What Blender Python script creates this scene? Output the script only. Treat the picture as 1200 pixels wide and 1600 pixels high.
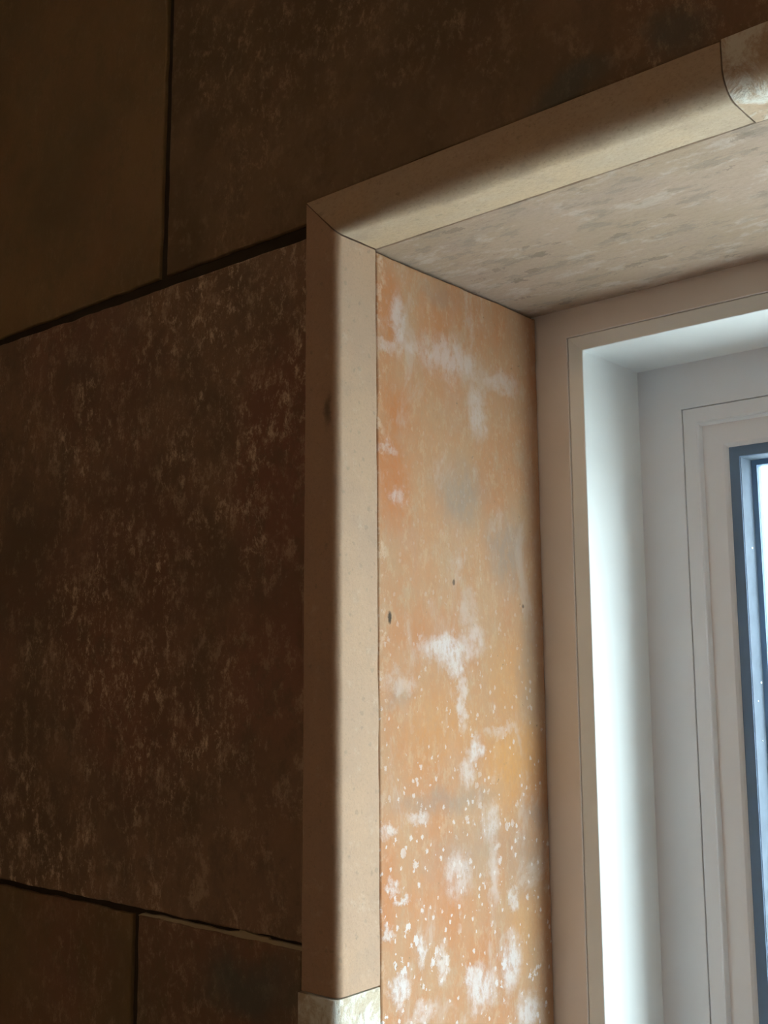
import bpy, bmesh, math, random
from mathutils import Vector, Matrix, noise

for _o in list(bpy.data.objects):
    bpy.data.objects.remove(_o)
S = bpy.context.scene
COL = S.collection

# ------------------------------------------------------------------ camera
YAW, PITCH, ROLL = 0.7105676, 0.1448466, -0.0072750
fw = Vector((-math.sin(YAW) * math.cos(PITCH), math.cos(YAW) * math.cos(PITCH), math.sin(PITCH)))
rt0 = Vector((math.cos(YAW), math.sin(YAW), 0))
up0 = rt0.cross(fw)
rt = rt0 * math.cos(ROLL) + up0 * math.sin(ROLL)
up = -rt0 * math.sin(ROLL) + up0 * math.cos(ROLL)
cam_d = bpy.data.cameras.new('camera')
cam = bpy.data.objects.new('camera', cam_d)
COL.objects.link(cam)
cam.matrix_world = Matrix(((rt.x, up.x, -fw.x, 0.40293), (rt.y, up.y, -fw.y, -0.43012),
                           (rt.z, up.z, -fw.z, 1.75730), (0, 0, 0, 1)))
cam_d.sensor_fit = 'VERTICAL'
cam_d.sensor_height = 24
cam_d.angle_y = math.radians(49.42)
cam_d.clip_start = 0.01
S.camera = cam

# ------------------------------------------------------------------ world, lights, exposure
SKY = 11.0
wd = bpy.data.worlds.new('overcast_sky')
S.world = wd
wd.use_nodes = True
nt = wd.node_tree
nt.nodes.clear()
wo = nt.nodes.new('ShaderNodeOutputWorld')
bg = nt.nodes.new('ShaderNodeBackground')
tc = nt.nodes.new('ShaderNodeTexCoord')
sx = nt.nodes.new('ShaderNodeSeparateXYZ')
cr = nt.nodes.new('ShaderNodeValToRGB')
cr.color_ramp.elements[0].position = 0.45
cr.color_ramp.elements[0].color = (0.84, 0.92, 0.94, 1)
cr.color_ramp.elements[1].position = 0.75
cr.color_ramp.elements[1].color = (0.86, 0.97, 1.0, 1)
mr = nt.nodes.new('ShaderNodeMapRange')
mr.inputs['From Min'].default_value = -1
nt.links.new(tc.outputs['Generated'], sx.inputs[0])
nt.links.new(sx.outputs['Z'], mr.inputs['Value'])
nt.links.new(mr.outputs[0], cr.inputs[0])
nt.links.new(cr.outputs[0], bg.inputs['Color'])
bg.inputs['Strength'].default_value = SKY
nt.links.new(bg.outputs[0], wo.inputs[0])

S.view_settings.view_transform = 'Standard'
S.view_settings.look = 'None'
S.view_settings.gamma = 1
S.view_settings.use_curve_mapping = False
S.view_settings.exposure = 0.0
S.cycles.max_bounces = 12
S.cycles.diffuse_bounces = 6
S.cycles.glossy_bounces = 4
S.cycles.transparent_max_bounces = 12

OPEN_W, OPEN_TOP, OPEN_BOT = 1.00, 2.0, 0.75      # the window recess
D1, D2 = 0.200, 0.2804                              # casing face, frame face

# sky portal in the window (guides daylight sampling, gives off nothing itself)
pl = bpy.data.lights.new('window_portal', 'AREA')
pl.shape = 'RECTANGLE'
pl.size = OPEN_W - 0.18
pl.size_y = OPEN_TOP - OPEN_BOT - 0.18
pl.cycles.is_portal = True
po = bpy.data.objects.new('window_portal', pl)
po.location = (OPEN_W / 2, D2 + 0.05, (OPEN_TOP + OPEN_BOT) / 2)
po.rotation_euler = (math.radians(-90), 0, 0)
COL.objects.link(po)

# weak warm fill light, added to lift the room side; no lamp is seen
FILL_W = 4.2
ld = bpy.data.lights.new('warm_fill_light', 'POINT')
ld.energy = FILL_W
ld.color = (1.0, 0.62, 0.34)
ld.shadow_soft_size = 0.12
lo = bpy.data.objects.new('warm_fill_light', ld)
lo.location = (0.5, -1.5, 2.35)
COL.objects.link(lo)


# ------------------------------------------------------------------ helpers
def tag(o, label=None, cat=None, kind=None, group=None):
    if label: o['label'] = label
    if cat: o['category'] = cat
    if kind: o['kind'] = kind
    if group: o['group'] = group
    return o


def link(name, bm, mat, parent=None, smooth=False, bevel=0.0, seg=2):
    bmesh.ops.recalc_face_normals(bm, faces=bm.faces)
    me = bpy.data.meshes.new(name)
    bm.to_mesh(me)
    bm.free()
    o = bpy.data.objects.new(name, me)
    COL.objects.link(o)
    if mat: me.materials.append(mat)
    if parent: o.parent = parent
    if smooth:
        for p in me.polygons: p.use_smooth = True
    if bevel > 0:
        m = o.modifiers.new('edge', 'BEVEL')
        m.width = bevel
        m.segments = seg
        m.limit_method = 'ANGLE'
        m.angle_limit = math.radians(35)
        m.harden_normals = True
    return o


def box(bm, a, b):
    (x0, y0, z0), (x1, y1, z1) = a, b
    v = [bm.verts.new(p) for p in ((x0, y0, z0), (x1, y0, z0), (x1, y1, z0), (x0, y1, z0),
                                   (x0, y0, z1), (x1, y0, z1), (x1, y1, z1), (x0, y1, z1))]
    for f in ((0, 3, 2, 1), (4, 5, 6, 7), (0, 1, 5, 4), (1, 2, 6, 5), (2, 3, 7, 6), (3, 0, 4, 7)):
        bm.faces.new([v[i] for i in f])


def slab(name, outline, to3d, depth, mat, parent=None, jitter=0.0004, seed=0, step=0.006, bevel=0.0012):
    """tile with slightly uneven edges: outline in 2D, to3d(u, v, d) gives the place at depth d"""
    pts = []
    n = len(outline)
    for i in range(n):
        a, b = Vector(outline[i]), Vector(outline[(i + 1) % n])
        L = (b - a).length
        k = max(1, int(L / step))
        d = (b - a) / L
        nrm = Vector((-d.y, d.x))
        for j in range(k):
            p = a + (b - a) * (j / k)
            if j:
                q = p * 55 + Vector((seed * 3.1, seed * 1.7))
                w = noise.noise(Vector((q.x, q.y, seed))) + 0.5 * noise.noise(Vector((q.x * 4, q.y * 4, seed + 5)))
                p = p + nrm * w * jitter
            pts.append(p)
    bm = bmesh.new()
    cen = sum(pts, Vector((0, 0))) / len(pts)
    rings = []
    prof = [(bevel, 0.0), (bevel * 0.3, bevel * 0.3), (0.0, bevel), (0.0, depth)]
    for ins, dep in prof:
        ring = []
        for i, p in enumerate(pts):
            t = (pts[(i + 1) % len(pts)] - pts[i - 1]).normalized()
            nn = Vector((-t.y, t.x))
            ring.append(bm.verts.new(to3d(*(p + nn * ins), dep)))
        rings.append(ring)
    for r0, r1 in zip(rings, rings[1:]):
        for i in range(len(pts)):
            j = (i + 1) % len(pts)
            bm.faces.new((r0[i], r0[j], r1[j], r1[i]))
    bm.faces.new(rings[0])
    bm.faces.new(rings[-1][::-1])
    return link(name, bm, mat, parent)


def sweep(name, profile, stations, mat, parent=None):
    """closed profile [(u, v, arc)], stations = functions (profile point) -> place"""
    bm = bmesh.new()
    rings = [[bm.verts.new(st(p)) for p in profile] for st in stations]
    n = len(profile)
    for r0, r1 in zip(rings, rings[1:]):
        for i in range(n):
            j = (i + 1) % n
            f = bm.faces.new((r0[i], r0[j], r1[j], r1[i]))
            f.smooth = True
    for r in (rings[0], rings[-1]):
        bm.faces.new(r)
    o = link(name, bm, mat, parent)
    o.data.set_sharp_from_angle(angle=math.radians(30))
    return o


def ring(name, profile, mat, parent, bevel=0.0, seg=2, smooth=False):
    """profile of (inset from the recess sides, depth y) run round the window opening with mitred corners"""
    ZOFF = 0.0045
    bm = bmesh.new()
    rows = []
    for i, y in profile:
        x0, x1 = i, OPEN_W - i
        z0, z1 = OPEN_BOT - ZOFF + i, OPEN_TOP + ZOFF - i
        rows.append([bm.verts.new(p) for p in ((x0, y, z0), (x0, y, z1), (x1, y, z1), (x1, y, z0))])
    n = len(rows)
    for a in range(n):
        b = (a + 1) % n
        for k in range(4):
            l = (k + 1) % 4
            bm.faces.new((rows[a][k], rows[a][l], rows[b][l], rows[b][k]))
    return link(name, bm, mat, parent, bevel=bevel, seg=seg, smooth=smooth)


# ------------------------------------------------------------------ materials
class Mat:
    def __init__(s, name, rough=0.6, spec=0.4):
        s.m = bpy.data.materials.new(name)
        s.m.use_nodes = True
        s.t = s.m.node_tree
        s.b = s.t.nodes['Principled BSDF']
        s.b.inputs['Roughness'].default_value = rough
        s.b.inputs['Specular IOR Level'].default_value = spec
        s.tc = s.t.nodes.new('ShaderNodeTexCoord').outputs['Object']

    def n(s, typ, **kw):
        x = s.t.nodes.new(typ)
        for k, v in kw.items(): setattr(x, k, v)
        return x

    def put(s, sock, v):
        if isinstance(v, bpy.types.NodeSocket): s.t.links.new(v, sock)
        elif isinstance(v, tuple) and len(v) == 3 and sock.type == 'RGBA': sock.default_value = (*v, 1)
        else: sock.default_value = v

    def vm(s, op, a, b=None, scale=None):
        x = s.n('ShaderNodeVectorMath', operation=op)
        s.put(x.inputs[0], a)
        if b is not None: s.put(x.inputs[1], b)
        if scale is not None: x.inputs['Scale'].default_value = scale
        return x.outputs['Value'] if op in ('LENGTH', 'DISTANCE', 'DOT_PRODUCT') else x.outputs[0]

    def ma(s, op, a, b=0.0, clamp=False):
        x = s.n('ShaderNodeMath', operation=op, use_clamp=clamp)
        s.put(x.inputs[0], a)
        s.put(x.inputs[1], b)
        return x.outputs[0]

    def scaled(s, sc, off=(0, 0, 0)):
        return s.vm('ADD', s.vm('MULTIPLY', s.tc, sc), off)

    def noise(s, scale, detail=6, rough=0.6, stretch=(1, 1, 1), off=(0, 0, 0), dist=0.0, color=False):
        x = s.n('ShaderNodeTexNoise')
        x.inputs['Scale'].default_value = scale
        x.inputs['Detail'].default_value = detail
        x.inputs['Roughness'].default_value = rough
        x.inputs['Distortion'].default_value = dist
        s.put(x.inputs['Vector'], s.scaled(stretch, off))
        return x.outputs['Color'] if color else x.outputs['Fac']

    def rng(s, v, a, b, c=0.0, d=1.0, smooth=True):
        x = s.n('ShaderNodeMapRange', interpolation_type='SMOOTHSTEP' if smooth else 'LINEAR')
        s.put(x.inputs['Value'], v)
        for k, q in zip(('From Min', 'From Max', 'To Min', 'To Max'), (a, b, c, d)): x.inputs[k].default_value = q
        return x.outputs['Result']

    def mix(s, f, a, b, mode='MIX'):
        x = s.n('ShaderNodeMix', data_type='RGBA', blend_type=mode)
        s.put(x.inputs[0], f)
        s.put(x.inputs[6], a)
        s.put(x.inputs[7], b)
        return x.outputs[2]

    def speck(s, scale, r, jit_rand, stretch=(1, 1, 1), keep=0.5):
        """scattered little spots: 1 inside a spot"""
        x = s.n('ShaderNodeTexVoronoi')
        x.inputs['Scale'].default_value = scale
        wq = s.vm('SCALE', s.vm('SUBTRACT', s.noise(scale * 2.2, 3, 0.7, color=True), (0.5, 0.5, 0.5)), scale=1.1 / scale)
        s.put(x.inputs['Vector'], s.vm('ADD', s.scaled(stretch, jit_rand), wq))
        sp = s.n('ShaderNodeSeparateColor')
        s.put(sp.inputs[0], x.outputs['Color'])
        rk = s.rng(sp.outputs[0], keep, 1.0, 0.0, 1.0, False)
        rad = s.ma('MULTIPLY', s.ma('POWER', rk, 2.2), r)
        d = s.ma('SUBTRACT', rad, x.outputs['Distance'])
        return s.rng(d, 0.0, 0.05)

    def blob_coords(s, amp, scale):
        nz = s.noise(scale, 5, 0.65, color=True)
        d = s.vm('SCALE', s.vm('SUBTRACT', nz, (0.5, 0.5, 0.5)), scale=amp)
        return s.vm('ADD', s.tc, d)

    def blobs(s, coords, items, axes, soft=0.5):
        """soft-edged irregular stains at given places (two axes of the surface)"""
        cur = 0.0
        for (_, a, b, ra, rb, st) in items:
            cen = [0, 0, 0]; inv = [0, 0, 0]
            cen[axes[0]], cen[axes[1]] = a, b
            inv[axes[0]], inv[axes[1]] = 1 / ra, 1 / rb
            L = s.vm('LENGTH', s.vm('MULTIPLY', s.vm('SUBTRACT', coords, tuple(cen)), tuple(inv)))
            m = s.rng(L, 1.0 + soft, 1.0 - soft, 0.0, st)
            cur = m if cur == 0.0 else s.ma('MAXIMUM', cur, m)
        return cur

    def bump(s, h, strength, dist=0.001):
        x = s.n('ShaderNodeBump')
        x.inputs['Strength'].default_value = strength
        x.inputs['Distance'].default_value = dist
        s.put(x.inputs['Height'], h)
        s.t.links.new(x.outputs[0], s.b.inputs['Normal'])

    def col(s, c):
        s.put(s.b.inputs['Base Color'], c)
        return s


def plain(name, c, rough=0.5, spec=0.4, metal=0.0, var=0.04, bump=0.0, scale=40):
    m = Mat(name, rough, spec)
    m.b.inputs['Metallic'].default_value = metal
    n = m.noise(scale, 4, 0.6)
    m.col(m.mix(n, tuple(x * (1 - var) for x in c), tuple(min(1, x * (1 + var)) for x in c)))
    if bump: m.bump(m.noise(scale * 8, 4, 0.6), bump, 0.0006)
    return m.m


def wall_stone(name, base, dark, light, red, off, redblobs=(), blueblobs=(), speck_amt=0.8, rough=0.62):
    m = Mat(name, rough, 0.25)
    lo = m.noise(9, 5, 0.6, off=off)
    c = m.mix(m.rng(lo, 0.38, 0.62), dark, base)
    c = m.mix(m.ma('MULTIPLY', m.rng(m.noise(6, 3, 0.5, off=(off[0] + 7, 0, off[2])), 0.45, 0.65), 0.55), c, red)
    bc = m.blob_coords(0.05, 18)
    if redblobs: c = m.mix(m.blobs(bc, redblobs, (0, 2), 0.6), c, red)
    # light flaky residue, streaked a little down the tile
    area = m.rng(m.noise(11, 4, 0.6, (1, 1, 0.7), (off[0], 3, off[2] + 4), 0.4), 0.40, 0.60)
    fl = m.rng(m.noise(110, 10, 0.85, (1, 1, 0.65), off, 0.15), 0.51, 0.61)
    c = m.mix(m.ma('MULTIPLY', m.rng(m.noise(40, 9, 0.8, (1, 1, 0.75), (off[0] + 2, 6, off[2])), 0.50, 0.60), 0.6), c, dark)
    c = m.mix(m.ma('MULTIPLY', m.rng(m.noise(50, 9, 0.8, (1, 1, 0.75), (off[0] + 5, 2, off[2])), 0.52, 0.62), 0.35 * speck_amt), c, light)
    f = m.ma('MULTIPLY', m.ma('MULTIPLY', area, fl), speck_amt)
    c = m.mix(f, c, light)
    fine = m.noise(420, 4, 0.6, (1, 1, 0.7), off)
    c = m.mix(m.rng(fine, 0.3, 0.7, 0, 0.35), c, m.mix(0.5, c, dark))
    if blueblobs: c = m.mix(m.blobs(bc, blueblobs, (0, 2), 0.6), c, (0.075, 0.10, 0.095))
    m.col(c)
    h = m.ma('ADD', m.noise(70, 8, 0.65, off=off), m.ma('MULTIPLY', fine, 0.3))
    m.bump(h, 0.35, 0.0015)
    return m.m


def trim_stone(name, base, alt, grey, off, pale=0.0, blobs=(), baxes=(0, 2), stretch=(1, 1, 1)):
    m = Mat(name, 0.75, 0.12)
    c = m.mix(m.rng(m.noise(16, 5, 0.6, stretch, off), 0.35, 0.65), base, alt)
    c = m.mix(m.rng(m.noise(45, 6, 0.65, stretch, (off[0] + 3, off[1], off[2])), 0.52, 0.72, 0, 0.45), c, grey)
    c = m.mix(m.rng(m.noise(600, 3, 0.6, stretch, off), 0.35, 0.75, 0, 0.22), c, grey)
    c = m.mix(m.rng(m.noise(900, 3, 0.7, stretch, (off[0], 5, 1)), 0.52, 0.68, 0, 0.35), c, (0.24, 0.17, 0.12))
    c = m.mix(m.rng(m.noise(90, 8, 0.8, stretch, (off[0], 8, 6)), 0.54, 0.68, 0, 0.35), c, (0.52, 0.42, 0.33))
    c = m.mix(m.rng(m.noise(70, 8, 0.8, stretch, (off[0], 2, 9)), 0.58, 0.70, 0, 0.35), c, (0.26, 0.21, 0.16))
    pit = m.speck(260, 0.4, off, stretch, 0.6)
    c = m.mix(m.ma('MULTIPLY', pit, 0.35), c, (0.20, 0.17, 0.13))
    hh = m.noise(240, 6, 0.6, off=off)
    if pale:
        ch = m.rng(m.noise(60, 7, 0.7, (1, 1, 0.6), off, 0.6), 0.62 - 0.26 * pale, 0.80 - 0.26 * pale, 0, pale)
        c = m.mix(ch, c, (0.72, 0.73, 0.69))
        hh = m.ma('ADD', hh, m.ma('MULTIPLY', ch, 3.0))
    if blobs:
        c = m.mix(m.blobs(m.blob_coords(0.012, 60), blobs, baxes, 0.7), c, (0.10, 0.085, 0.065))
    m.col(c)
    m.bump(hh, 0.3, 0.0008)
    return m.m


# marks on the orange tile: (kind, depth y, height z, radius y, radius z, strength)
JAMB = [('w', 0.052, 1.9605, 0.0053, 0.0163, 0.6), ('w', 0.0996, 1.9495, 0.0300, 0.0114, 0.5), ('w', 0.1287, 1.9203, 0.0097, 0.0174, 0.5), ('w', 0.1578, 1.9447, 0.0165, 0.0069, 0.4), ('w', 0.0437, 1.9451, 0.0104, 0.0034, 0.45), ('w', 0.0396, 1.8842, 0.009, 0.0033, 0.5), ('w', 0.0494, 1.856, 0.0057, 0.0048, 0.55), ('w', 0.0745, 1.95, 0.0188, 0.0056, 0.35), ('w', 0.0938, 1.7714, 0.0209, 0.0075, 0.9), ('w', 0.1023, 1.7621, 0.0076, 0.0068, 0.8), ('w', 0.1207, 1.7775, 0.0113, 0.01, 0.5), ('w', 0.1167, 1.7948, 0.0079, 0.0124, 0.3), ('w', 0.108, 1.7414, 0.0038, 0.0157, 0.6), ('w', 0.1199, 1.712, 0.0072, 0.0075, 0.85), ('w', 0.1119, 1.6991, 0.0057, 0.0081, 0.6), ('w', 0.0507, 1.7515, 0.0113, 0.0056, 0.35), ('w', 0.1457, 1.723, 0.0153, 0.0031, 0.4), ('w', 0.1008, 1.6415, 0.0117, 0.0134, 0.6), ('w', 0.1355, 1.6684, 0.0073, 0.0112, 0.6), ('w', 0.1358, 1.6386, 0.006, 0.0165, 0.45), ('w', 0.0479, 1.591, 0.0075, 0.0065, 1), ('w', 0.0667, 1.6061, 0.0034, 0.0083, 1), ('w', 0.0422, 1.6435, 0.0048, 0.003, 0.8), ('w', 0.049, 1.6358, 0.0054, 0.0023, 0.9), ('w', 0.0388, 1.621, 0.0037, 0.0042, 0.8), ('w', 0.0848, 1.597, 0.0047, 0.0095, 0.75), ('w', 0.1219, 1.5757, 0.0128, 0.0105, 0.95), ('w', 0.1114, 1.5831, 0.005, 0.0052, 0.9), ('w', 0.1525, 1.5859, 0.0103, 0.0139, 0.95), ('w', 0.1697, 1.5528, 0.0099, 0.0088, 0.9), ('w', 0.0672, 1.5737, 0.0078, 0.0066, 0.6), ('w', 0.0389, 1.6749, 0.0064, 0.0037, 0.75), ('w', 0.0663, 1.6779, 0.0092, 0.0031, 0.6), ('w', 0.1567, 1.6218, 0.0041, 0.0056, 0.7), ('w', 0.1396, 1.653, 0.004, 0.003, 0.6),
        ('g', 0.1104, 1.8669, 0.0221, 0.0167, 0.55), ('g', 0.1585, 1.8332, 0.0176, 0.0214, 0.6), ('g', 0.0977, 1.8741, 0.0142, 0.0055, 0.35), ('g', 0.0929, 1.686, 0.0445, 0.0065, 0.45), ('g', 0.1795, 1.7622, 0.0105, 0.0284, 0.35), ('g', 0.1168, 1.6538, 0.0397, 0.0145, 0.3), ('g', 0.0478, 1.7438, 0.0112, 0.0035, 0.4), ('g', 0.094, 1.9849, 0.0131, 0.0058, 0.3), ('g', 0.1825, 1.6696, 0.0119, 0.0086, 0.5), ('g', 0.1705, 1.6474, 0.0159, 0.0229, 0.35),
        ('o', 0.049, 1.9082, 0.0128, 0.0143, 0.5), ('o', 0.045, 1.8684, 0.0149, 0.0257, 0.7), ('o', 0.0423, 1.9717, 0.0104, 0.0231, 0.5), ('o', 0.039, 1.64, 0.0085, 0.0261, 0.6), ('o', 0.0915, 1.6322, 0.0245, 0.0174, 0.4), ('o', 0.0831, 1.7806, 0.0248, 0.0111, 0.35),
        ('y', 0.1588, 1.7029, 0.026, 0.029, 0.8), ('y', 0.1609, 1.7542, 0.0219, 0.0238, 0.5), ('y', 0.094, 1.7288, 0.0383, 0.0219, 0.35), ('y', 0.1686, 1.6055, 0.0143, 0.0224, 0.4),
        ('d', 0.0424, 1.7885, 0.0015, 0.0032, 0.9), ('d', 0.1018, 1.8115, 0.0012, 0.0016, 0.7), ('d', 0.1753, 1.8004, 0.0010, 0.0012, 0.7)]


def jamb_stone():
    m = Mat('orange_travertine', 0.75, 0.12)
    st = (1, 1, 0.6)
    c = m.mix(m.rng(m.noise(14, 5, 0.6, st), 0.35, 0.65), (0.403, 0.164, 0.067), (0.417, 0.211, 0.109))
    c = m.mix(m.rng(m.noise(34, 6, 0.65, st, (2, 1, 4)), 0.50, 0.68, 0, 0.6), c, (0.403, 0.238, 0.164))
    c = m.mix(m.rng(m.noise(60, 6, 0.7, st, (5, 1, 4)), 0.55, 0.75, 0, 0.5), c, (0.444, 0.142, 0.050))
    c = m.mix(m.rng(m.noise(130, 8, 0.75, st, (7, 3, 4)), 0.50, 0.62, 0, 0.55), c, (0.47, 0.31, 0.20))
    c = m.mix(m.rng(m.noise(48, 8, 0.75, st, (1, 8, 2)), 0.53, 0.64, 0, 0.5), c, (0.40, 0.28, 0.19))
    c = m.mix(m.rng(m.noise(200, 6, 0.75, (1, 1, 0.4), (3, 8, 2)), 0.56, 0.68, 0, 0.5), c, (0.33, 0.17, 0.08))
    c = m.mix(m.rng(m.noise(20, 8, 0.7, st, (4, 2, 8)), 0.40, 0.62, 0.12, 0.5), c, (0.37, 0.262, 0.168))
    soft = m.blob_coords(0.03, 30)
    pick = lambda k: [j for j in JAMB if j[0] == k]
    c = m.mix(m.blobs(soft, pick('o'), (1, 2), 0.7), c, (0.417, 0.132, 0.037))
    c = m.mix(m.blobs(soft, pick('y'), (1, 2), 0.8), c, (0.470, 0.232, 0.079))
    g = m.ma('MULTIPLY', m.blobs(soft, pick('g'), (1, 2), 0.8), m.rng(m.noise(110, 6, 0.7, st), 0.3, 0.6, 0.35, 1.0))
    c = m.mix(g, c, (0.20, 0.19, 0.18))
    c = m.mix(m.rng(m.noise(420, 4, 0.6, st), 0.3, 0.75, 0, 0.35), c, (0.323, 0.190, 0.119))
    # plaster and grout residue
    hard = m.blob_coords(0.022, 75)
    hard = m.vm('ADD', hard, m.vm('SCALE', m.vm('SUBTRACT', m.noise(260, 4, 0.7, color=True), (0.5, 0.5, 0.5)), scale=0.008))
    w = m.blobs(hard, pick('w'), (1, 2), 0.6)
    w = m.ma('MULTIPLY', w, m.rng(m.noise(150, 6, 0.75, st), 0.36, 0.56, 0.30, 1.0))
    z = m.n('ShaderNodeSeparateXYZ')
    m.put(z.inputs[0], m.tc)
    low = m.rng(z.outputs['Z'], 1.76, 1.58, 0.0, 1.0)
    veil = m.ma('MULTIPLY', m.rng(m.noise(26, 6, 0.7, st, (1, 9, 3), 0.5), 0.54, 0.68), m.rng(low, 0, 1, 0.45, 0.6))
    sp1 = m.ma('MULTIPLY', m.speck(170, 0.42, (3, 1, 2), (1, 1, 0.8), 0.55), m.ma('MULTIPLY', low, m.rng(m.noise(30, 3, 0.5, off=(4, 4, 4)), 0.42, 0.56)))
    sp2 = m.ma('MULTIPLY', m.speck(330, 0.42, (8, 1, 2), (1, 1, 0.8), 0.6), m.rng(z.outputs['Z'], 1.86, 1.62, 0.10, 0.8))
    ed = m.rng(z.outputs['Z'], 1.78, 1.70, 1.0, 0.5)
    edge = m.ma('MULTIPLY', m.rng(m.ma('ADD', z.outputs['Y'], m.ma('MULTIPLY', m.noise(70, 5, 0.7), 0.03)), 0.058, 0.046), m.rng(m.noise(95, 6, 0.7, off=(1, 2, 9)), 0.52, 0.6, 0, 0.5))
    c = m.mix(m.ma('MULTIPLY', edge, ed), c, (0.58, 0.44, 0.34))
    c = m.mix(veil, c, (0.44, 0.34, 0.29))
    c = m.mix(m.ma('MAXIMUM', w, m.ma('MAXIMUM', sp1, sp2)), c, (0.52, 0.46, 0.45))
    c = m.mix(m.blobs(m.blob_coords(0.004, 200), pick('d'), (1, 2), 0.4), c, (0.03, 0.025, 0.02))
    c = m.mix(m.ma('MULTIPLY', m.speck(130, 0.12, (1, 6, 2), keep=0.7), 0.8), c, (0.16, 0.12, 0.08))
    m.col(c)
    h = m.ma('ADD', m.noise(160, 6, 0.6), m.ma('MULTIPLY', m.ma('MAXIMUM', w, sp1), 1.6))
    m.bump(h, 0.3, 0.001)
    return m.m


def soffit_stone():
    m = Mat('soffit_travertine', 0.75, 0.15)
    st = (0.6, 1, 1)
    c = m.mix(m.rng(m.noise(12, 5, 0.6, st), 0.35, 0.65), (0.342, 0.245, 0.174), (0.383, 0.275, 0.214))
    c = m.mix(m.rng(m.noise(30, 6, 0.65, st, (2, 2, 2)), 0.5, 0.7, 0, 0.6), c, (0.321, 0.234, 0.192))
    c = m.mix(m.rng(m.noise(75, 7, 0.7, (0.5, 1, 1), (5, 2, 2)), 0.52, 0.60, 0, 0.6), c, (0.225, 0.182, 0.146))
    c = m.mix(m.rng(m.noise(60, 7, 0.7, (0.5, 1, 1), (9, 2, 7)), 0.53, 0.62, 0, 0.6), c, (0.455, 0.363, 0.304))
    c = m.mix(m.rng(m.noise(420, 4, 0.6), 0.3, 0.75, 0, 0.3), c, (0.260, 0.187, 0.146))
    c = m.mix(m.ma('MULTIPLY', m.speck(120, 0.5, (3, 3, 3), (0.5, 1, 1), 0.6), 0.5), c, (0.17, 0.13, 0.10))
    m.col(c)
    m.bump(m.noise(150, 7, 0.65, st), 0.5, 0.0014)
    return m.m


BASE, DARK, LIGHT, RED = (0.26, 0.165, 0.105), (0.155, 0.105, 0.07), (0.72, 0.57, 0.41), (0.23, 0.105, 0.075)
M_tileA = wall_stone('olive_brown_stone', (0.26, 0.17, 0.085), (0.19, 0.135, 0.07), (0.34, 0.26, 0.15), (0.26, 0.14, 0.07), (11, 0, 3), speck_amt=0.35)
M_tileB = wall_stone('dark_mottled_stone', (0.21, 0.14, 0.08), (0.14, 0.095, 0.055), (0.38, 0.27, 0.17), (0.22, 0.11, 0.065), (4, 0, 9),
                     blueblobs=[('b', 0.1467, 2.0278, 0.0203, 0.0096, 0.5), ('b', 0.2058, 2.0333, 0.0146, 0.0148, 0.5)], speck_amt=0.95)
M_tileC = wall_stone('red_brown_flaked_stone', BASE, DARK, LIGHT, RED, (0, 0, 0),
                     redblobs=[('r', -0.0483, 1.8776, 0.0304, 0.0584, 0.7), ('r', -0.0523, 1.759, 0.0441, 0.0417, 0.6), ('r', -0.1831, 1.8205, 0.0751, 0.0805, 0.4)], speck_amt=0.9)
M_tileD = wall_stone('warm_brown_stone', (0.21, 0.14, 0.07), (0.16, 0.11, 0.06), LIGHT, RED, (21, 0, 5), speck_amt=0.25)
M_tileE = wall_stone('brown_stone_with_slate_patch', (0.20, 0.14, 0.085), (0.15, 0.11, 0.065), LIGHT, RED, (15, 0, 15),
                     blueblobs=[('b', -0.0654, 1.5915, 0.0366, 0.0163, 0.65)], speck_amt=0.3)
T1, T2, TG = (0.425, 0.280, 0.190), (0.391, 0.262, 0.186), (0.316, 0.230, 0.177)
M_trimV = trim_stone('cream_edge_stone', T1, T2, TG, (0, 0, 0), blobs=[('d', -0.0062, 1.9000, 0.0020, 0.0080, 0.7)], baxes=(0, 2))
M_trimVlow = trim_stone('chalky_edge_stone', (0.50, 0.42, 0.32), (0.46, 0.38, 0.28), TG, (5, 0, 2), pale=0.9)
M_trimH = trim_stone('cream_lintel_stone', (0.49, 0.355, 0.235), (0.45, 0.35, 0.26), TG, (9, 0, 2), stretch=(0.6, 1, 1))
M_trimH2 = trim_stone('pale_lintel_stone', (0.45, 0.32, 0.22), (0.47, 0.36, 0.26), TG, (3, 7, 2), pale=0.7)
M_jamb = jamb_stone()
M_soffit = soffit_stone()
M_grout = plain('dark_grout', (0.045, 0.036, 0.026), 0.95, 0.1, var=0.25, bump=0.4, scale=60)
M_mortar = plain('grey_mortar', (0.36, 0.30, 0.20), 0.95, 0.1, var=0.2, bump=0.5, scale=80)
M_casing = plain('cream_casing_paint', (0.82, 0.79, 0.80), 0.45, 0.4, var=0.02, scale=12)
M_liner = plain('white_liner_paint', (0.86, 0.90, 0.92), 0.33, 1.0, var=0.015, scale=12, bump=0.05)
M_frame = plain('white_window_plastic', (0.83, 0.85, 0.905), 0.32, 0.6, var=0.01, scale=10)
M_seal = plain('blue_black_rubber', (0.15, 0.23, 0.36), 0.6, 0.2, var=0.1)
M_spacer = plain('dull_aluminium', (0.14, 0.17, 0.22), 0.85, 0.1, metal=0.0, var=0.25, scale=90)
M_gap = plain('shadow_gap_filler', (0.16, 0.12, 0.09), 0.9, 0.1)
M_room = plain('brown_stone_walls', (0.30, 0.19, 0.11), 0.7, 0.2, var=0.2, scale=8)
M_plaster = plain('ceiling_plaster', (0.55, 0.48, 0.40), 0.8, 0.2)
M_floor = plain('floor_stone', (0.35, 0.25, 0.17), 0.5, 0.3, var=0.15, scale=8)
M_render = plain('outside_wall_render', (0.6, 0.58, 0.54), 0.9, 0.1)
M_paving = plain('pale_paving', (0.80, 0.80, 0.78), 0.9, 0.1, var=0.1, scale=3)
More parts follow.
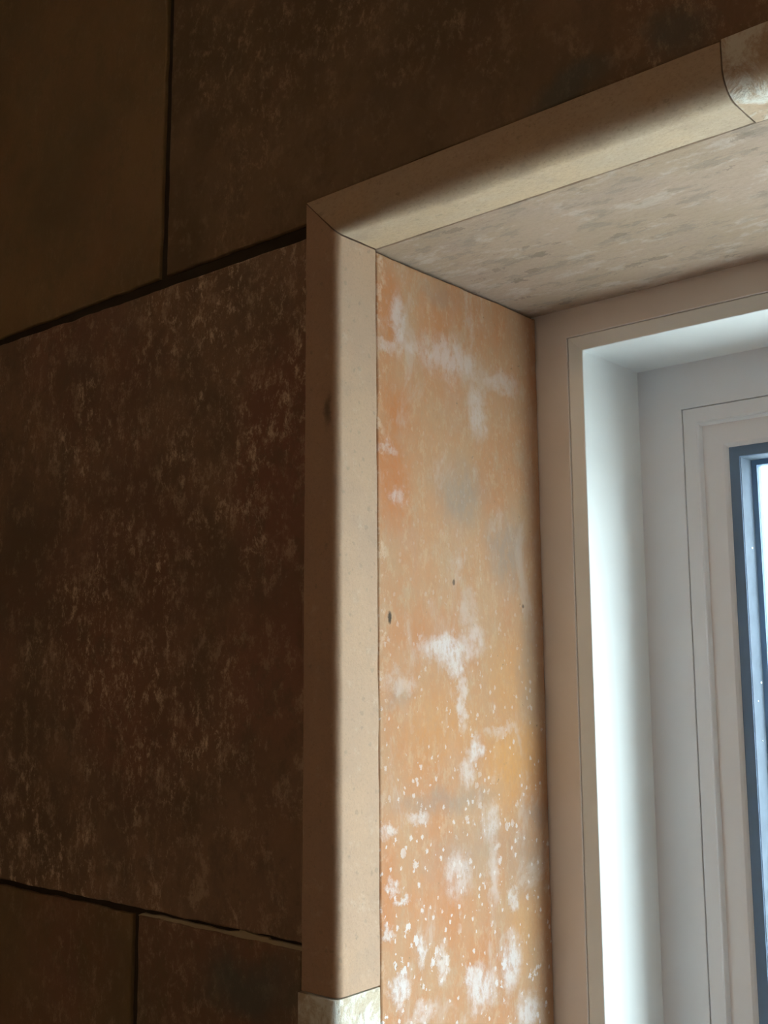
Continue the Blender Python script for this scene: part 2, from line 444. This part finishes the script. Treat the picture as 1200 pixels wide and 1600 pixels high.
M_leaf = plain('shrub_leaf_green', (0.055, 0.12, 0.10), 0.5, 0.4, var=0.4, scale=9)
M_bark = plain('shrub_bark', (0.12, 0.09, 0.06), 0.9, 0.1, var=0.2)
M_speck = plain('plain_white', (0.9, 0.92, 0.95), 0.5, 0.3)

gm = bpy.data.materials.new('window_glass')
gm.use_nodes = True
g = gm.node_tree
g.nodes.clear()
go = g.nodes.new('ShaderNodeOutputMaterial')
gx = g.nodes.new('ShaderNodeMixShader')
gt = g.nodes.new('ShaderNodeBsdfTransparent')
gt.inputs[0].default_value = (0.97, 0.99, 0.99, 1)
gg = g.nodes.new('ShaderNodeBsdfGlossy')
gg.inputs['Roughness'].default_value = 0.02
gf = g.nodes.new('ShaderNodeFresnel')
gf.inputs[0].default_value = 1.05
g.links.new(gf.outputs[0], gx.inputs[0])
g.links.new(gt.outputs[0], gx.inputs[1])
g.links.new(gg.outputs[0], gx.inputs[2])
g.links.new(gx.outputs[0], go.inputs[0])

# ------------------------------------------------------------------ the room
RX0, RX1, RY0, RZ1 = -1.2, 1.7, -2.0, 2.55
T = 0.1
for nm, a, b, mt, lb in (
        ('floor', (RX0 - T, RY0 - T, -T), (RX1 + T, 0.012, 0), M_floor, 'stone floor of the bathroom'),
        ('ceiling', (RX0 - T, RY0 - T, RZ1), (RX1 + T, 0.012, RZ1 + T), M_plaster, 'plaster ceiling of the bathroom'),
        ('wall_left', (RX0 - T, RY0 - T, 0), (RX0, 0.012, RZ1), M_room, 'brown stone side wall to the left'),
        ('wall_right', (RX1, RY0 - T, 0), (RX1 + T, 0.012, RZ1), M_room, 'brown stone side wall to the right'),
        ('wall_back', (RX0, RY0 - T, 0), (RX1, RY0, RZ1), M_room, 'brown stone wall behind the viewer')):
    bm = bmesh.new()
    box(bm, a, b)
    tag(link(nm, bm, mt), lb, nm.split('_')[0], 'structure')

# window wall: the grouted bed behind the tiles, thick as the recess is deep
GY, WALL_Y1 = 0.003, 0.33
bm = bmesh.new()
LX = 0.010                                # lining tile thickness
box(bm, (RX0, GY, 0), (-LX, WALL_Y1, RZ1))
box(bm, (OPEN_W + LX, GY, 0), (RX1, WALL_Y1, RZ1))
box(bm, (-LX, GY, OPEN_TOP + LX), (OPEN_W + LX, WALL_Y1, RZ1))
box(bm, (-LX, GY, 0), (OPEN_W + LX, WALL_Y1, OPEN_BOT - LX))
wall = link('wall_front', bm, M_grout)
tag(wall, 'dark window wall of large brown stone tiles with wide black grout joints', 'wall', 'structure')

TW, TWY = 0.02387, 0.03222                # edge stone: width on the wall, depth into the recess
on_wall = lambda x, z, d: Vector((x, d, z))


def wtile(pts, mat, label, seed):
    o = slab('stone_tile', pts, on_wall, GY + 0.004, mat, wall, jitter=0.0009, seed=seed)
    if label: o['label'] = label
    return o


Zt = OPEN_TOP
G1a, G1b = Zt + 0.0128, Zt + 0.0048       # top joint
G2a, G2b = Zt - 0.3808, Zt - 0.3848       # lower joint
wtile([(-1.19, G1a), (-0.1588, G1a - 0.0003), (-0.1556, Zt + 0.207), (-0.1556, Zt + 0.40), (-1.19, Zt + 0.40)], M_tileA,
      'olive brown wall tile at the upper left, nearly without flakes', 1)
wtile([(-0.1508, G1a - 0.0003), (-TW - 0.0004, G1a - 0.0008), (-TW - 0.0004, Zt + TW + 0.0006), (0.45, Zt + TW + 0.0006), (0.45, Zt + 0.40), (-0.1482, Zt + 0.40)], M_tileB,
      'dark mottled wall tile above the window recess', 2)
wtile([(-0.352, G2a), (-TW - 0.0005 - 0.0014, G2a - 0.0004), (-TW - 0.0004, G1b - 0.0013), (-0.352, G1b + 0.0018)], M_tileC,
      'red brown wall tile with pale flakes, beside the vertical edge stone', 3)
wtile([(-1.19, G2a), (-0.3565, G2a), (-0.3565, G1b + 0.0018), (-1.19, G1b + 0.0018)], M_tileD, None, 4)
wtile([(-0.56, Zt - 0.78), (-0.1697, Zt - 0.78), (-0.1706, G2b), (-0.56, G2b + 0.0005)], M_tileD,
      'warm brown wall tile at the lower left corner', 5)
wtile([(-0.1613, Zt - 0.78), (-TW - 0.003, Zt - 0.78), (-TW - 0.003, G2b - 0.0004), (-0.1640, G2b)], M_tileE,
      'brown wall tile with a slate coloured patch, at the foot of the edge stone', 6)
wtile([(0.454, Zt + TW + 0.0006), (1.49, Zt + TW + 0.0006), (1.49, Zt + 0.40), (0.454, Zt + 0.40)], M_tileB, None, 7)
wtile([(OPEN_W + TW, Zt - 0.78), (1.49, Zt - 0.78), (1.49, Zt + TW - 0.003), (OPEN_W + TW, Zt + TW - 0.003)], M_tileC, None, 8)
wtile([(-0.1482 - 0.3, Zt + 0.404), (1.49, Zt + 0.404), (1.49, RZ1 - 0.002), (-0.448, RZ1 - 0.002)], M_tileA, None, 9)

# crumbs of old mortar lying in the lower joint, along the top of the tile below it
bm = bmesh.new()
N = 90
rows = []
for i in range(N + 1):
    x = -0.1655 + (0.1655 - TW - 0.003) * i / N
    th = 0.0014 + 0.0016 * max(0, noise.noise(Vector((x * 60, 1, 2))) + 0.25) + (0.0013 if -0.075 < x < -0.052 else 0)
    if i < 3: th *= i / 3 + 0.05
    y = 0.0012 + 0.0004 * noise.noise(Vector((x * 200, 4, 2)))
    rows.append([bm.verts.new(p) for p in ((x, y, G2b - 0.0006), (x, y, G2b + th - 0.0002), (x, GY + 0.001, G2b + th), (x, GY + 0.001, G2b - 0.0006))])
for a, b in zip(rows, rows[1:]):
    for k in range(4): bm.faces.new((a[k], a[(k + 1) % 4], b[(k + 1) % 4], b[k]))
bm.faces.new(rows[0]); bm.faces.new(rows[-1])
link('mortar_residue', bm, M_mortar, wall)['label'] = 'pale mortar left in the lower grout joint'

# ------------------------------------------------------------------ lining of the recess
H = 0.0004
on_jamb = lambda y, z, d: Vector((-d, y, z))
root = slab('wall_recess', [(TWY + 0.0006, Zt - 0.60), (D1 - 0.0006, Zt - 0.60), (D1 - 0.0006, Zt - 0.0014), (TWY + 0.0006, Zt - 0.0014)],
            on_jamb, LX - 0.001, M_jamb, None, jitter=0.0006, seed=11)
tag(root, 'orange brown stone tile lining the left side of the window recess, spotted with white plaster', 'wall tile', 'structure')
o = slab('wall_recess', [(TWY + 0.0006, OPEN_BOT + 0.002), (D1 - 0.0006, OPEN_BOT + 0.002), (D1 - 0.0006, Zt - 0.604), (TWY + 0.0006, Zt - 0.604)],
         on_jamb, LX - 0.001, M_jamb, None, jitter=0.0006, seed=12)
tag(o, 'lower orange stone tile lining the left side of the recess, below the picture', 'wall tile', 'structure')
o = slab('wall_recess', [(TWY, OPEN_BOT + 0.002), (D1 - 0.0006, OPEN_BOT + 0.002), (D1 - 0.0006, Zt - 0.0012), (TWY, Zt - 0.0012)],
         lambda y, z, d: Vector((OPEN_W + d, y, z)), LX - 0.001, M_soffit, None, jitter=0.0004, seed=13)
tag(o, 'beige stone lining on the far right side of the window recess', 'wall tile', 'structure')
o = slab('ceiling_recess', [(-0.0085, TWY + 0.0004), (OPEN_W - 0.001, TWY + 0.0004), (OPEN_W - 0.001, D1 - 0.0003), (-0.0085, D1 - 0.0003)],
         lambda x, y, d: Vector((x, y, Zt + d)), LX - 0.001, M_soffit, None, jitter=0.0005, seed=14)
tag(o, 'beige stone tile lining the underside of the window recess, above the window', 'ceiling tile', 'structure')
o = slab('trim_6', [(0.0, 0.0), (OPEN_W, 0.0), (OPEN_W, D1 - 0.0006), (0.0, D1 - 0.0006)],
         lambda x, y, d: Vector((x, y, OPEN_BOT - d)), LX - 0.001, M_frame, None, jitter=0.0004, seed=15)
tag(o, 'white window sill at the foot of the recess', 'window sill', 'structure')

# ------------------------------------------------------------------ rounded edge stones
def edge_profile():
    """points (u on the wall, v into the recess) and how far each lies round the corner arc"""
    pts = [(TW, 0.0, None), (TW * 0.8, 0.0, None), (TW * 0.66, 0.0, None)]
    K = 14
    for i in range(K + 1):
        t = math.pi / 2 * i / K
        pts.append((math.sin(t), math.cos(t), 1))
    pts += [(0.0, TWY * 0.6, None), (0.0, TWY * 0.8, None), (0.0, TWY, None), (TW, TWY, None)]
    return pts


PROF = edge_profile()
R_V, R_H = 0.0050, 0.0120               # corner radius of the upright and of the lintel stones


def corner(p, r):
    a, b, arc = p
    return (r - r * a, r - r * b) if arc else (a, b)


PROUD = 0.0006


def wob(a, b, amp, sd):
    return amp * (noise.noise(Vector((a * 40, b * 90, sd))) + 0.5 * noise.noise(Vector((a * 130, b * 130, sd + 3))))


def vertical(z_top, z_bot, mitre, sd, proud=PROUD, wide0=0.0, wide1=0.0, side=-1, x_ref=0.0, slant=0.0):
    st = []
    n = 60
    for k in range(n + 1):
        f = k / n

        def s_(p, f=f):
            u, v = corner(p, R_V)
            zt = z_top + (u - 0.0007 if mitre else slant * (0.5 - u / TW))
            z = zt + (z_bot - zt) * f
            wd_ = wide0 + (wide1 - wide0) * f
            uu = u + wd_ * (u / TW) ** 2
            e = wob(z, u + v, 0.00025, sd)
            bk = 1.0 if (u >= TW and v >= TWY) else 0.0
            return Vector((x_ref + side * (uu - e * (1 - bk)), v - (0 if bk else proud * (1 - v / TWY)) + e * (1 - bk), z))
        st.append(s_)
    return st


def horizontal(x0, x1, mitre, sd, proud=PROUD, mitre_r=False, drop=0.0, lean=0.0):
    st = []
    n = 60
    for k in range(n + 1):
        f = k / n

        def s_(p, f=f):
            rr = R_V + (R_H - R_V) * min(1, f * 3) if mitre else R_H
            if mitre_r: rr = R_H + (R_V - R_H) * max(0, f * 3 - 2)
            u, v = corner(p, rr)
            xa = x0 - (u - 0.0005 if mitre else 0) + (0 if mitre else lean * (u / TW))
            xb = x1 + (u if mitre_r else lean * (u / TW))
            x = xa + (xb - xa) * f
            e = wob(x, u + v, 0.00025, sd)
            bk = 1.0 if (u >= TW and v >= TWY) else 0.0
            return Vector((x, v - (0 if bk else proud * (1 - v / TWY)) + e * (1 - bk), Zt + u + e * (1 - bk) - drop * (1 - bk) * (1 - u / TW)))
        st.append(s_)
    return st


Z_J = 1.5955
o = sweep('trim_1', PROF, vertical(Zt, Z_J + 0.0004, True, 1, wide0=-0.0006, wide1=0.0014), M_trimV)
tag(o, 'tall cream rounded edge stone down the left corner of the window recess', 'edge trim', 'structure')
o = sweep('trim_2', PROF, vertical(Z_J - 0.0004, OPEN_BOT, False, 2, proud=0.0022, wide0=0.0026, wide1=0.0026, slant=0.0), M_trimVlow)
tag(o, 'short view of a chalky white edge stone below the tall cream one', 'edge trim', 'structure')
X_J = 0.2252
o = sweep('trim_3', PROF, horizontal(0.0, X_J - 0.0006, True, 3), M_trimH)
tag(o, 'long cream rounded edge stone along the top of the window recess', 'edge trim', 'structure')
o = sweep('trim_4', PROF, horizontal(X_J + 0.0006, OPEN_W, False, 4, proud=0.0020, mitre_r=True, drop=0.0006), M_trimH2)
tag(o, 'paler edge stone at the top right corner of the picture, past the curved joint', 'edge trim', 'structure')
o = sweep('trim_5', PROF, vertical(Zt, OPEN_BOT, True, 5, side=1, x_ref=OPEN_W), M_trimV)
tag(o, 'cream rounded edge stone down the right corner of the recess', 'edge trim', 'structure')

# ------------------------------------------------------------------ window
win = bpy.data.objects.new('window_1', None)
COL.objects.link(win)
win.location = (0, 0, 0)
tag(win, 'white framed window with dark glazing seal, set deep in the tiled recess', 'window', 'structure')
A, B, SX, EX, GX, HX = 0.02389, 0.0336, 0.0663, 0.0788, 0.0963, 0.1033
YS = D2 + 0.0216
ring('casing', [(-0.004, D1), (A, D1), (A, D1 + 0.012), (-0.004, D1 + 0.012)], M_casing, win, bevel=0.0006)['label'] = 'narrow beige casing against the stone'
lin = ring('liner', [(A + 0.0003, D1 + 0.0006), (B, D1 + 0.0040), (B, D2), (B - 0.008, D2), (A - 0.008, D1 + 0.013), (A + 0.0003, D1 + 0.013)], M_liner, win, bevel=0.0008)
lin['label'] = 'bright white liner board facing the light'
ring('window_frame', [(B - 0.006, D2), (SX - 0.0004, D2), (SX - 0.0001, YS + 0.014), (B - 0.006, YS + 0.014)], M_frame, win, bevel=0.0005)
sash = ring('sash', [(SX + 0.0001, D2 + 0.0004), (EX - 0.0026, D2 + 0.0004), (EX - 0.0014, D2 - 0.0008), (EX - 0.0004, D2 - 0.0006), (EX + 0.0006, D2 + 0.0026), (EX + 0.0006, D2 + 0.004), (HX - 0.008, D2 + 0.010), (HX - 0.008, YS + 0.010), (SX + 0.0003, YS + 0.010)], M_frame, win, bevel=0.0006)
ring('glazing_bead', [(EX - 0.0006, D2 + 0.0026), (GX - 0.0030, D2 + 0.0038), (GX - 0.0014, D2 + 0.0050), (GX, D2 + 0.0068), (EX - 0.0006, D2 + 0.0068)], M_frame, sash, bevel=0.0005)
ring('glazing_seal', [(GX - 0.001, D2 + 0.0066), (HX, D2 + 0.0062), (HX, D2 + 0.0074), (GX - 0.001, D2 + 0.0074)], M_seal, sash, bevel=0.0004)['label'] = 'blue black rubber strip'
pane = None
for yy in (D2 + 0.0078, YS + 0.0065):
    bm = bmesh.new()
    i, zz = GX + 0.0005, 0.0045
    v = [bm.verts.new(p) for p in ((i, yy, OPEN_BOT - zz + i), (OPEN_W - i, yy, OPEN_BOT - zz + i), (OPEN_W - i, yy, OPEN_TOP + zz - i), (i, yy, OPEN_TOP + zz - i))]
    bm.faces.new(v)
    p = link('glass_pane', bm, gm, win)
    md = p.modifiers.new('thickness', 'SOLIDIFY')
    md.thickness = 0.002
    md.offset = 0.0
    if pane is None: pane = p
ring('spacer_bar', [(HX, D2 + 0.0082), (HX, YS + 0.0040), (HX - 0.006, YS + 0.0040), (HX - 0.006, D2 + 0.0082)], M_spacer, win)['label'] = 'dull metal strip between the two panes'
ring('outer_seal', [(HX + 0.0036, YS + 0.0042), (HX - 0.003, YS + 0.0042), (HX - 0.003, YS + 0.0060), (HX + 0.0036, YS + 0.0060)], M_seal, win)
ring('outer_seal', [(HX + 0.0036, YS + 0.0065), (HX - 0.003, YS + 0.0065), (HX - 0.003, YS + 0.012), (HX + 0.0036, YS + 0.012)], M_seal, win)
for (yo, z, r) in ((0.0190, 1.84, 0.0009), (0.0215, 1.75, 0.0011), (0.0150, 1.738, 0.0008), (0.0185, 1.712, 0.0007)):
    bm = bmesh.new()
    bmesh.ops.create_icosphere(bm, subdivisions=2, radius=r)
    for v_ in bm.verts: v_.co = Vector((v_.co.x * 0.4, v_.co.y, v_.co.z * 0.8)) + Vector((HX + 0.0002, D2 + yo, z))
    link('white_speck', bm, M_speck, win, smooth=True)  # tiny flattened white specks along the spacer bar

# ------------------------------------------------------------------ outside
bm = bmesh.new()
box(bm, (-60, 0.33, -0.5), (60, 90, -0.3))
tag(link('ground', bm, M_paving), 'pale paved ground outside the window', 'ground', 'structure')

shrub = bpy.data.objects.new('garden_shrub', None)
shrub.location = (-2.5, 6.2, -0.3)
COL.objects.link(shrub)
tag(shrub, 'blue green garden shrub seen through the glass at the right edge of the picture', 'shrub')
random.seed(4)
bm = bmesh.new()
for k in range(2600):
    d = Vector((random.gauss(0, 1), random.gauss(0, 1), random.gauss(0, 1))).normalized() * random.uniform(0.55, 1.0)
    c = Vector((d.x * 0.85, d.y * 0.8, 1.25 + d.z * 0.95))
    c *= 1 + 0.10 * noise.noise(d * 3)
    a = Vector((random.gauss(0, 1), random.gauss(0, 1), random.gauss(0, 1))).normalized()
    b = a.orthogonal().normalized()
    s_ = random.uniform(0.05, 0.09)
    q = [c - a * s_, c + b * s_ * 0.45 - a * s_ * 0.1, c + a * s_, c - b * s_ * 0.45 - a * s_ * 0.1]
    bm.faces.new([bm.verts.new(p) for p in q])
link('foliage', bm, M_leaf, shrub)
bm = bmesh.new()
bmesh.ops.create_cone(bm, cap_ends=True, segments=10, radius1=0.07, radius2=0.03, depth=1.3, matrix=Matrix.Translation((0, 0, 0.65)))
link('stem', bm, M_bark, shrub)
